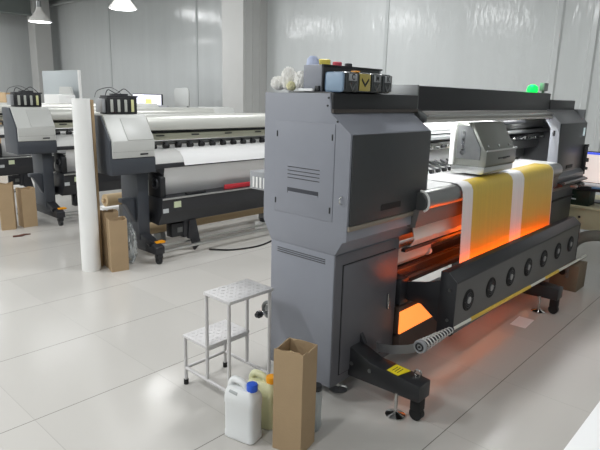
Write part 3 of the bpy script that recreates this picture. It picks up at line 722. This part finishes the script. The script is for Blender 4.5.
o = build('brown_scrap', MB().prism([(1.93,5.6),(2.05,5.57),(2.14,5.62),(2.20,5.60),(2.12,5.66),(2.02,5.63),(1.95,5.645)],.001,.012,'Z'), mat('brown_scrap',(96,58,48),.8)); tag(o, 'small dark brown scrap lying on the open floor', 'scrap')
o.location = Vector((2.27,6.28,.001)); o.scale = (.7,.8,1)
# ------------------------------------------------------------------ step stool
ss = thing('step_stool', 'two step white steel stool standing left of the big printer', 'step stool', (1.81,2.16,0))
XA, XB = 1.655, 1.938
def bar(a,b,r=.0095): return MB().cyl(a,b,r,n=14)
tread = mat('tread_plate',(206,204,204),.4,var=.03,bump=.5,bscale=70)
up = build('upper_step', MB().box(XA-.012,XB+.010,1.955,2.165,.585,.603,bev=.003), tread, ss)
g = MB()
for i in range(9):
    for j in range(6):
        x = XA+.01+.031*i; y = 1.975+.033*j
        g.box(x-.009,x+.009,y-.002,y+.002,.603,.605,rot=.7 if (i+j)%2 else -.7)
build('tread_pattern', g, WPAINT, up)
lo = build('lower_step', MB().box(XA-.012,XB+.012,2.145,2.36,.285,.300,bev=.003), tread, ss)
g = MB()
for i in range(9):
    for j in range(6):
        x = XA+.01+.031*i; y = 2.165+.033*j
        g.box(x-.009,x+.009,y-.002,y+.002,.300,.302,rot=.7 if (i+j)%2 else -.7)
build('tread_pattern', g, WPAINT, lo)
for x in (XA,XB):
    for y,zt in ((2.35,.285),(1.975,.585)):
        l = build('leg', bar((x,y,.02),(x,y,zt)), WPAINT, ss)
        build('rubber_foot', MB().cyl((x,y,0),(x,y,.03),.0135,n=14), RUBBER, l)
    build('upright', bar((x,2.155,.10),(x,2.155,.585)), WPAINT, ss)
    build('side_rail', bar((x,2.35,.10),(x,1.975,.10)), WPAINT, ss)
build('cross_rail', bar((XA,2.35,.10),(XB,2.35,.10)), WPAINT, ss)
build('cross_rail', bar((XA,2.155,.278),(XB,2.155,.278)), WPAINT, ss)
# ------------------------------------------------------------------ jugs
def jug(label, c, rot, m, capm, h=.265, w=.155, d=.10, name='jug', fill=None, handle=True):
    T = thing(name, label, 'jug', (c[0],c[1],0), 'plastic jugs')
    ca, sa = math.cos(rot), math.sin(rot)
    kz = h/.265
    def W(x,y,z): return (c[0]+x*ca-y*sa, c[1]+x*sa+y*ca, z*kz)
    # outline in the (x along width, z) plane
    hw = w/2
    secs = [(-.001,.90),(.006,1.0),(.028,1.0),(.034,.97),(.16,.97),(.168,1.0),(.195,1.0)]
    bm = bmesh.new(); rings = []
    def ringat(z, xa, xb, yy):
        r = min(.022, yy*.45, (xb-xa)*.3); vs=[]
        for (cx,cy,a0) in ((xb-r,yy-r,0),(xa+r,yy-r,90),(xa+r,-yy+r,180),(xb-r,-yy+r,270)):
            for k in range(5):
                a = math.radians(a0+22.5*k); vs.append(bm.verts.new(W(cx+r*math.cos(a), cy+r*math.sin(a), z/kz)))
        return vs
    for z,s_ in secs: rings.append(ringat(max(z,0)*h/.265, -hw*s_, hw*s_, d/2*s_))
    k = h/.265
    for z,xa,xb,yy in ((.208,-hw*.98,hw*.97,d/2*.96),(.224,-hw*.93,hw*.86,d/2*.84),(.238,-hw*.88,hw*.70,d/2*.62)):
        rings.append(ringat(z*k, xa, xb, yy))
    for a,b in zip(rings,rings[1:]):
        n = len(a)
        for i in range(n): bm.faces.new((a[i],a[(i+1)%n],b[(i+1)%n],b[i]))
    bm.faces.new(rings[0][::-1]); bm.faces.new(rings[-1])
    mb = MB(); mb.bm.free(); mb.bm = bm
    build('jug_body', mb, m, T)
    # handle arch
    hb = MB().tube([W(-hw*.84,0,.20),W(-hw*.80,0,.242),W(-hw*.58,0,.262),W(-hw*.1,0,.258),W(hw*.18,0,.244),W(hw*.30,0,.215)],.017,n=12)
    build('handle', hb, m, T)
    build('handle_opening', MB().tube([W(-hw*.60,-d/2*.72,.222),W(-hw*.05,-d/2*.78,.219)],.009,n=10,smooth=0), mat('jug_opening',(168,172,172),.5), T)
    build('neck', MB().lathe([(0,.215*kz),(.022,.215*kz),(.022,.238*kz),(0,.238*kz)],W(hw*.60,0,0)), m, T)
    build('cap', MB().lathe([(0,.236*kz),(.026,.236*kz),(.0265,.262*kz),(.024,.267*kz),(0,.268*kz)],W(hw*.60,0,0),n=36), capm, T)
    return T
rj = math.atan2(1.662-1.819, 1.527-1.49)
jug('white plastic jug with a bright blue cap standing before the stool', (1.556,1.755), rj, HDPE, BLUE, h=.29, w=.168)
jug('pale yellow plastic jug with an orange cap behind the blue capped one', (1.70,1.77), rj+.05, YELJUG, ORANGE)
jug('translucent jug half hidden behind the right side of the tall foreground box', (1.835,1.585), rj+.2, CLRJUG, BLACK, h=.235, w=.12, d=.08)

# ------------------------------------------------------------------ right-hand desk
dk = thing('workbench', 'low cream desk right of the big printer carrying the monitor', 'desk', (6.25,1.2,0))
build('worktop', MB().box(5.83,6.75,.2,2.3,.575,.60,bev=.003), DESK, dk)
build('front_apron', MB().box(5.85,5.87,.25,2.25,.37,.575,bev=.003), DESK, dk)
for x,y in ((5.9,.3),(5.9,2.2),(6.68,.3),(6.68,2.2)): build('leg', MB().box(x-.03,x+.03,y-.03,y+.03,0,.575,bev=.003), BLACKM, dk)
build('apron_lock', MB().cyl((5.844,1.56,.49),(5.851,1.56,.49),.012,n=12).box(5.844,5.85,1.575,1.585,.43,.46), BLACK, dk)
mn = thing('monitor', 'computer monitor lit pale pink with a blue bar on the right-hand desk', 'monitor', (6.15,1.55,.60))
build('bezel', MB().box(6.10,6.14,1.16,1.78,.80,1.125,bev=.006), BLACK, mn)
sc = build('screen', MB().box(6.094,6.101,1.17,1.772,.815,1.118), SCREENW, mn)
build('title_bar', MB().box(6.092,6.095,1.17,1.772,1.095,1.118), SCRB, sc)
build('stand', MB().box(6.14,6.17,1.38,1.46,.61,.90).box(6.14,6.32,1.28,1.56,.60,.612,bev=.004), BLACK, mn)
gb = thing('dark_green_box', 'dark green box with white lettering on the cream desk below the papers', 'box', (5.98,1.68,.60))
build('carton', MB().box(5.87,6.08,1.50,1.86,.60,.755,bev=.004), GREEND, gb)
build('lettering', MB().box(5.866,5.871,1.62,1.80,.655,.668), PAPER, gb)
o = build('black_tray', MB().box(5.86,6.08,1.20,1.75,.756,.785,bev=.006), BLACKM); tag(o, 'black flat device lying on the dark green box', 'tray')
o = build('blue_folder', MB().box(5.84,6.02,1.24,1.50,.79,.80,rot=.2,bev=.001), mat('folder_blue',(120,160,205),.5)); tag(o, 'pale blue folder on top of the black flat device', 'folder')
o = build('paper_stack', MB().box(5.86,6.05,1.22,1.62,.801,.815,bev=.001), PAPER); tag(o, 'white paper stack under the monitor screen on the desk', 'paper')
o = build('clear_cup', MB().lathe([(0,0),(.06,0),(.075,.10),(.07,.10),(.056,.006),(0,.006)],(5.95,1.33,.60)), CLEAR); tag(o, 'clear plastic tub on the cream desk at the right edge of the view', 'tub')
cb_ = thing('small_carton', 'small brown carton on the floor right of the fan box end', 'box', (4.80,1.26,0))
build('carton', MB().box(4.66,4.90,1.14,1.37,.10,.33,bev=.003), mat('shaded_carton',(118,104,86),.85,var=.06), cb_)  # darker brown than the other cartons: shade put into the colour
build('punched_hole', MB().cyl((4.655,1.27,.26),(4.661,1.27,.26),.028,n=18), RUBBER, cb_)
build('tape', MB().box(4.656,4.66,1.215,1.24,.215,.32), CLEAR, cb_)
cb_.location += Vector((.28,.12,-.10))
hs = build('grey_hose', MB().tube([(5.33,1.53,.06),(5.36,1.44,.34),(5.42,1.30,.42),(5.52,1.18,.38),(5.60,1.12,.20),(5.62,1.08,.05)],.05,n=14), BAG); tag(hs, 'thick grey hose arching down behind the small carton', 'hose')
o = build('floor_sheet', MB().box(3.84,4.04,1.28,1.39,.001,.004,rot=.05), PAPER); tag(o, 'square of white paper on the floor near the right foot of the big printer', 'paper')
for k,(x0,x1,y0,y1,lab) in enumerate(((4.75,5.6,1.75,2.6,'pale board lying under the right end of the big printer'),)):
    o = build('floor_board', MB().box(x0,x1,y0,y1,0,.02), GREYF); tag(o, lab, 'board')
# white table at the bottom right corner
wt = thing('white_table', 'white table top just entering the bottom right corner', 'table', (2.2,0,0))
build('table_top', MB().box(1.22,3.2,-.45,.32,.725,.75,bev=.002), mat('white_table',(240,240,240),.5), wt)
for x,y in ((1.35,-.4),(1.35,.05),(3.12,-.4),(3.12,.05)): build('leg', MB().box(x-.02,x+.02,y-.02,y+.02,0,.725), WPAINT, wt)

# ------------------------------------------------------------------ far background
wb = thing('standing_board', 'tall pale board standing behind the printers at the left, against the far wall', 'board', (5.5,12.2,0))
build('panel', MB().box(5.5,5.53,11.33,13.08,.0,2.0,bev=.004), MESHCL, wb)
build('panel_edge', MB().box(5.49,5.54,11.30,11.34,0,2.0), WHITEP, wb)
dm = thing('desktop_printer', 'small white desktop printer below the pale board', 'printer', (5.2,11.7,1.1))
build('body', MB().box(5.0,5.35,11.2,11.9,1.20,1.50,bev=.02), WHITEP, dm)
build('paper_tray', MB().prism([(11.25,1.50),(11.85,1.50),(11.80,1.66),(11.30,1.66)],5.30,5.34,'X'), LIGHTP, dm)
sdk = thing('side_counter', 'white counter behind the printers carrying the small desktop printer', 'counter', (5.4,11.6,0))
build('counter_top', MB().box(4.8,5.45,10.6,14.0,1.16,1.20,bev=.004), WHITEP, sdk)
build('counter_body', MB().box(4.85,5.4,10.7,13.9,0,1.16), LIGHTP, sdk)
m2 = thing('monitor', 'far monitor showing a white page with a yellow block, left of the middle column', 'monitor', (6.2,9.95,1.1))
build('bezel', MB().box(6.2,6.23,9.38,10.43,1.28,1.56,bev=.006), BLACK, m2)
s2 = build('screen', MB().box(6.193,6.2,9.40,10.41,1.30,1.545), SCREEN, m2)
build('page_block', MB().box(6.190,6.193,9.72,9.95,1.34,1.46), SCRY, s2)
build('stand', MB().box(6.23,6.26,9.85,9.95,1.02,1.35).box(6.15,6.4,9.80,10.05,1.001,1.02), BLACK, m2)
d2 = thing('office_desk', 'office desk with pale screen panel behind the mid-row printer', 'desk', (6.4,9.3,0))
build('desk_top', MB().box(6.0,6.6,8.3,10.6,.97,1.0,bev=.004), WHITEP, d2)
build('modesty_panel', MB().box(6.02,6.05,8.35,10.55,.0,.97), LIGHTP, d2)
build('privacy_panel', MB().box(6.0,6.03,8.9,9.75,1.0,1.36,bev=.004), GREYL, d2)
ch = thing('office_chair', 'pale grey mesh office chair with high back left of the middle column', 'chair', (6.95,8.85,0))
build('backrest', MB().prism([(9.22,1.15),(9.20,1.62),(9.26,1.70),(9.66,1.68),(9.71,1.60),(9.67,1.15)],6.70,6.74,'X',bev=.012), mat('chair_grey',(190,192,190),.6), ch)
build('seat', MB().box(6.74,7.15,9.22,9.68,.62,.68,bev=.02), BLACK, ch)
build('pedestal', MB().cyl((6.95,9.45,.05),(6.95,9.45,.62),.03), STEEL, ch)
build('back_support', MB().box(6.74,6.77,9.40,9.48,.64,1.40), BLACK, ch)
build('star_base', MB().box(6.65,7.25,9.42,9.48,.03,.07).box(6.92,6.98,9.15,9.75,.03,.07), BLACK, ch)
dl = thing('dial_gauge', 'small black framed dial on the office desk right of the chair', 'gauge', (6.15,8.46,1.0))
build('frame', MB().box(6.13,6.16,8.36,8.48,1.24,1.33,bev=.012).box(6.14,6.15,8.45,8.49,1.002,1.36), BLACK, dl)
build('face', MB().box(6.126,6.131,8.385,8.455,1.262,1.308), PAPER, dl)
for k in range(5):
    o = build('brown_carton', MB().box(5.0,5.3,14.0+.5*k,14.42+.5*k,0,1.50-.02*(k%2),bev=.01), CARD)
    tag(o, ['brown carton, nearest of the row at the far left','second brown carton from the right in the far left row','middle brown carton of the row at the far left','fourth brown carton from the right in the far left row','brown carton farthest left in the row by the far wall'][k], 'carton', 'cartons at the far left')

# ------------------------------------------------------------------ lamps
def pendant(x, y, z, label):
    T = thing('pendant_lamp', label, 'lamp', (x,y,z), 'pendant lamps')
    build('shade', MB().lathe([(.055,.30),(.07,.24),(.09,.20),(.17,.10),(.24,.02),(.245,0),(.235,0),(.165,.09),(.08,.19),(.05,.29)],(x,y,z),n=36), SHADE, T)
    build('socket', MB().cyl((x,y,z+.28),(x,y,z+.42),.05), STEEL, T)
    build('bulb', MB().lathe([(0,-.005),(.20,-.005),(.225,.01),(.20,.03),(0,.03)],(x,y,z),n=32), LAMPE, T)
    build('cord', MB().cyl((x,y,z+.42),(x,y,ZC),.008,n=8), RUBBER, T)
    l = bpy.data.lights.new('pendant_light','AREA'); l.shape='DISK'; l.size=.4; l.energy=8
    o = bpy.data.objects.new('pendant_light', l); COL.objects.link(o); o.location=(x,y,z-.02)
pendant(5.33,12.57,3.0,'white cone pendant lamp, the lower of the two at the top left')
pendant(5.37,9.23,3.0,'white cone pendant lamp cut by the top edge right of the other one')
def panel(x, y, w=1.2, d=.3, e=90):
    T = thing('unseen_ceiling_light', 'long white ceiling light out of view, placed to light the room', 'lamp', (x,y,ZC-.06), 'ceiling lights')
    build('housing', MB().box(x-w/2,x+w/2,y-d/2,y+d/2,ZC-.06,ZC-.001,bev=.005), WHITEP, T)
    build('diffuser', MB().box(x-w/2+.02,x+w/2-.02,y-d/2+.02,y+d/2-.02,ZC-.066,ZC-.06), LAMPE, T)
    l = bpy.data.lights.new('panel_light','AREA'); l.shape = 'RECTANGLE'; l.size = w; l.size_y = d; l.energy = e; l.color = (.985,.995,1)
    o = bpy.data.objects.new('panel_light', l); COL.objects.link(o); o.location = (x,y,ZC-.08)
E_ = 62
for (x,y,e) in ((3.7,2.85,80),(-1.3,1.2,55),(-1.3,4.2,110),(-1.2,7.2,95),(-.8,10.2,95),(0,13.2,110),(1.5,14.9,110),(4.76,11.4,8),(5.6,5.2,50),(1.2,-1.8,14),(3.3,-.3,16),(5.2,-1.2,8),(5.0,8.6,50),(3.8,14.6,60)):  # unseen fixtures, most added for brightness and set clear of floor reflections
    panel(x,y,e=e)
def area(name, loc, rot, sx, sy, e, col=(1,1,1)):
    l = bpy.data.lights.new(name,'AREA'); l.shape='RECTANGLE'; l.size=sx; l.size_y=sy; l.energy=e; l.color=col
    o = bpy.data.objects.new(name,l); COL.objects.link(o); o.location=loc; o.rotation_euler=rot
area('work_light_beam',(4.15,1.755,1.50),(math.radians(14),0,0),2.5,.05,14,(.97,.99,1))
p = bpy.data.lights.new('green_lamp_glow','POINT'); p.energy=.6; p.color=(.02,1,.25); p.shadow_soft_size=.03
po = bpy.data.objects.new('green_lamp_glow',p); COL.objects.link(po); po.location=(4.77,1.79,1.79)

W = bpy.data.worlds.new('world'); S.world = W; W.use_nodes = True
W.node_tree.nodes['Background'].inputs[0].default_value = (.8,.85,.9,1); W.node_tree.nodes['Background'].inputs[1].default_value = .3
vs = S.view_settings
vs.view_transform = 'Standard'; vs.look = 'None'; vs.gamma = 1; vs.exposure = 0.0; vs.use_curve_mapping = False
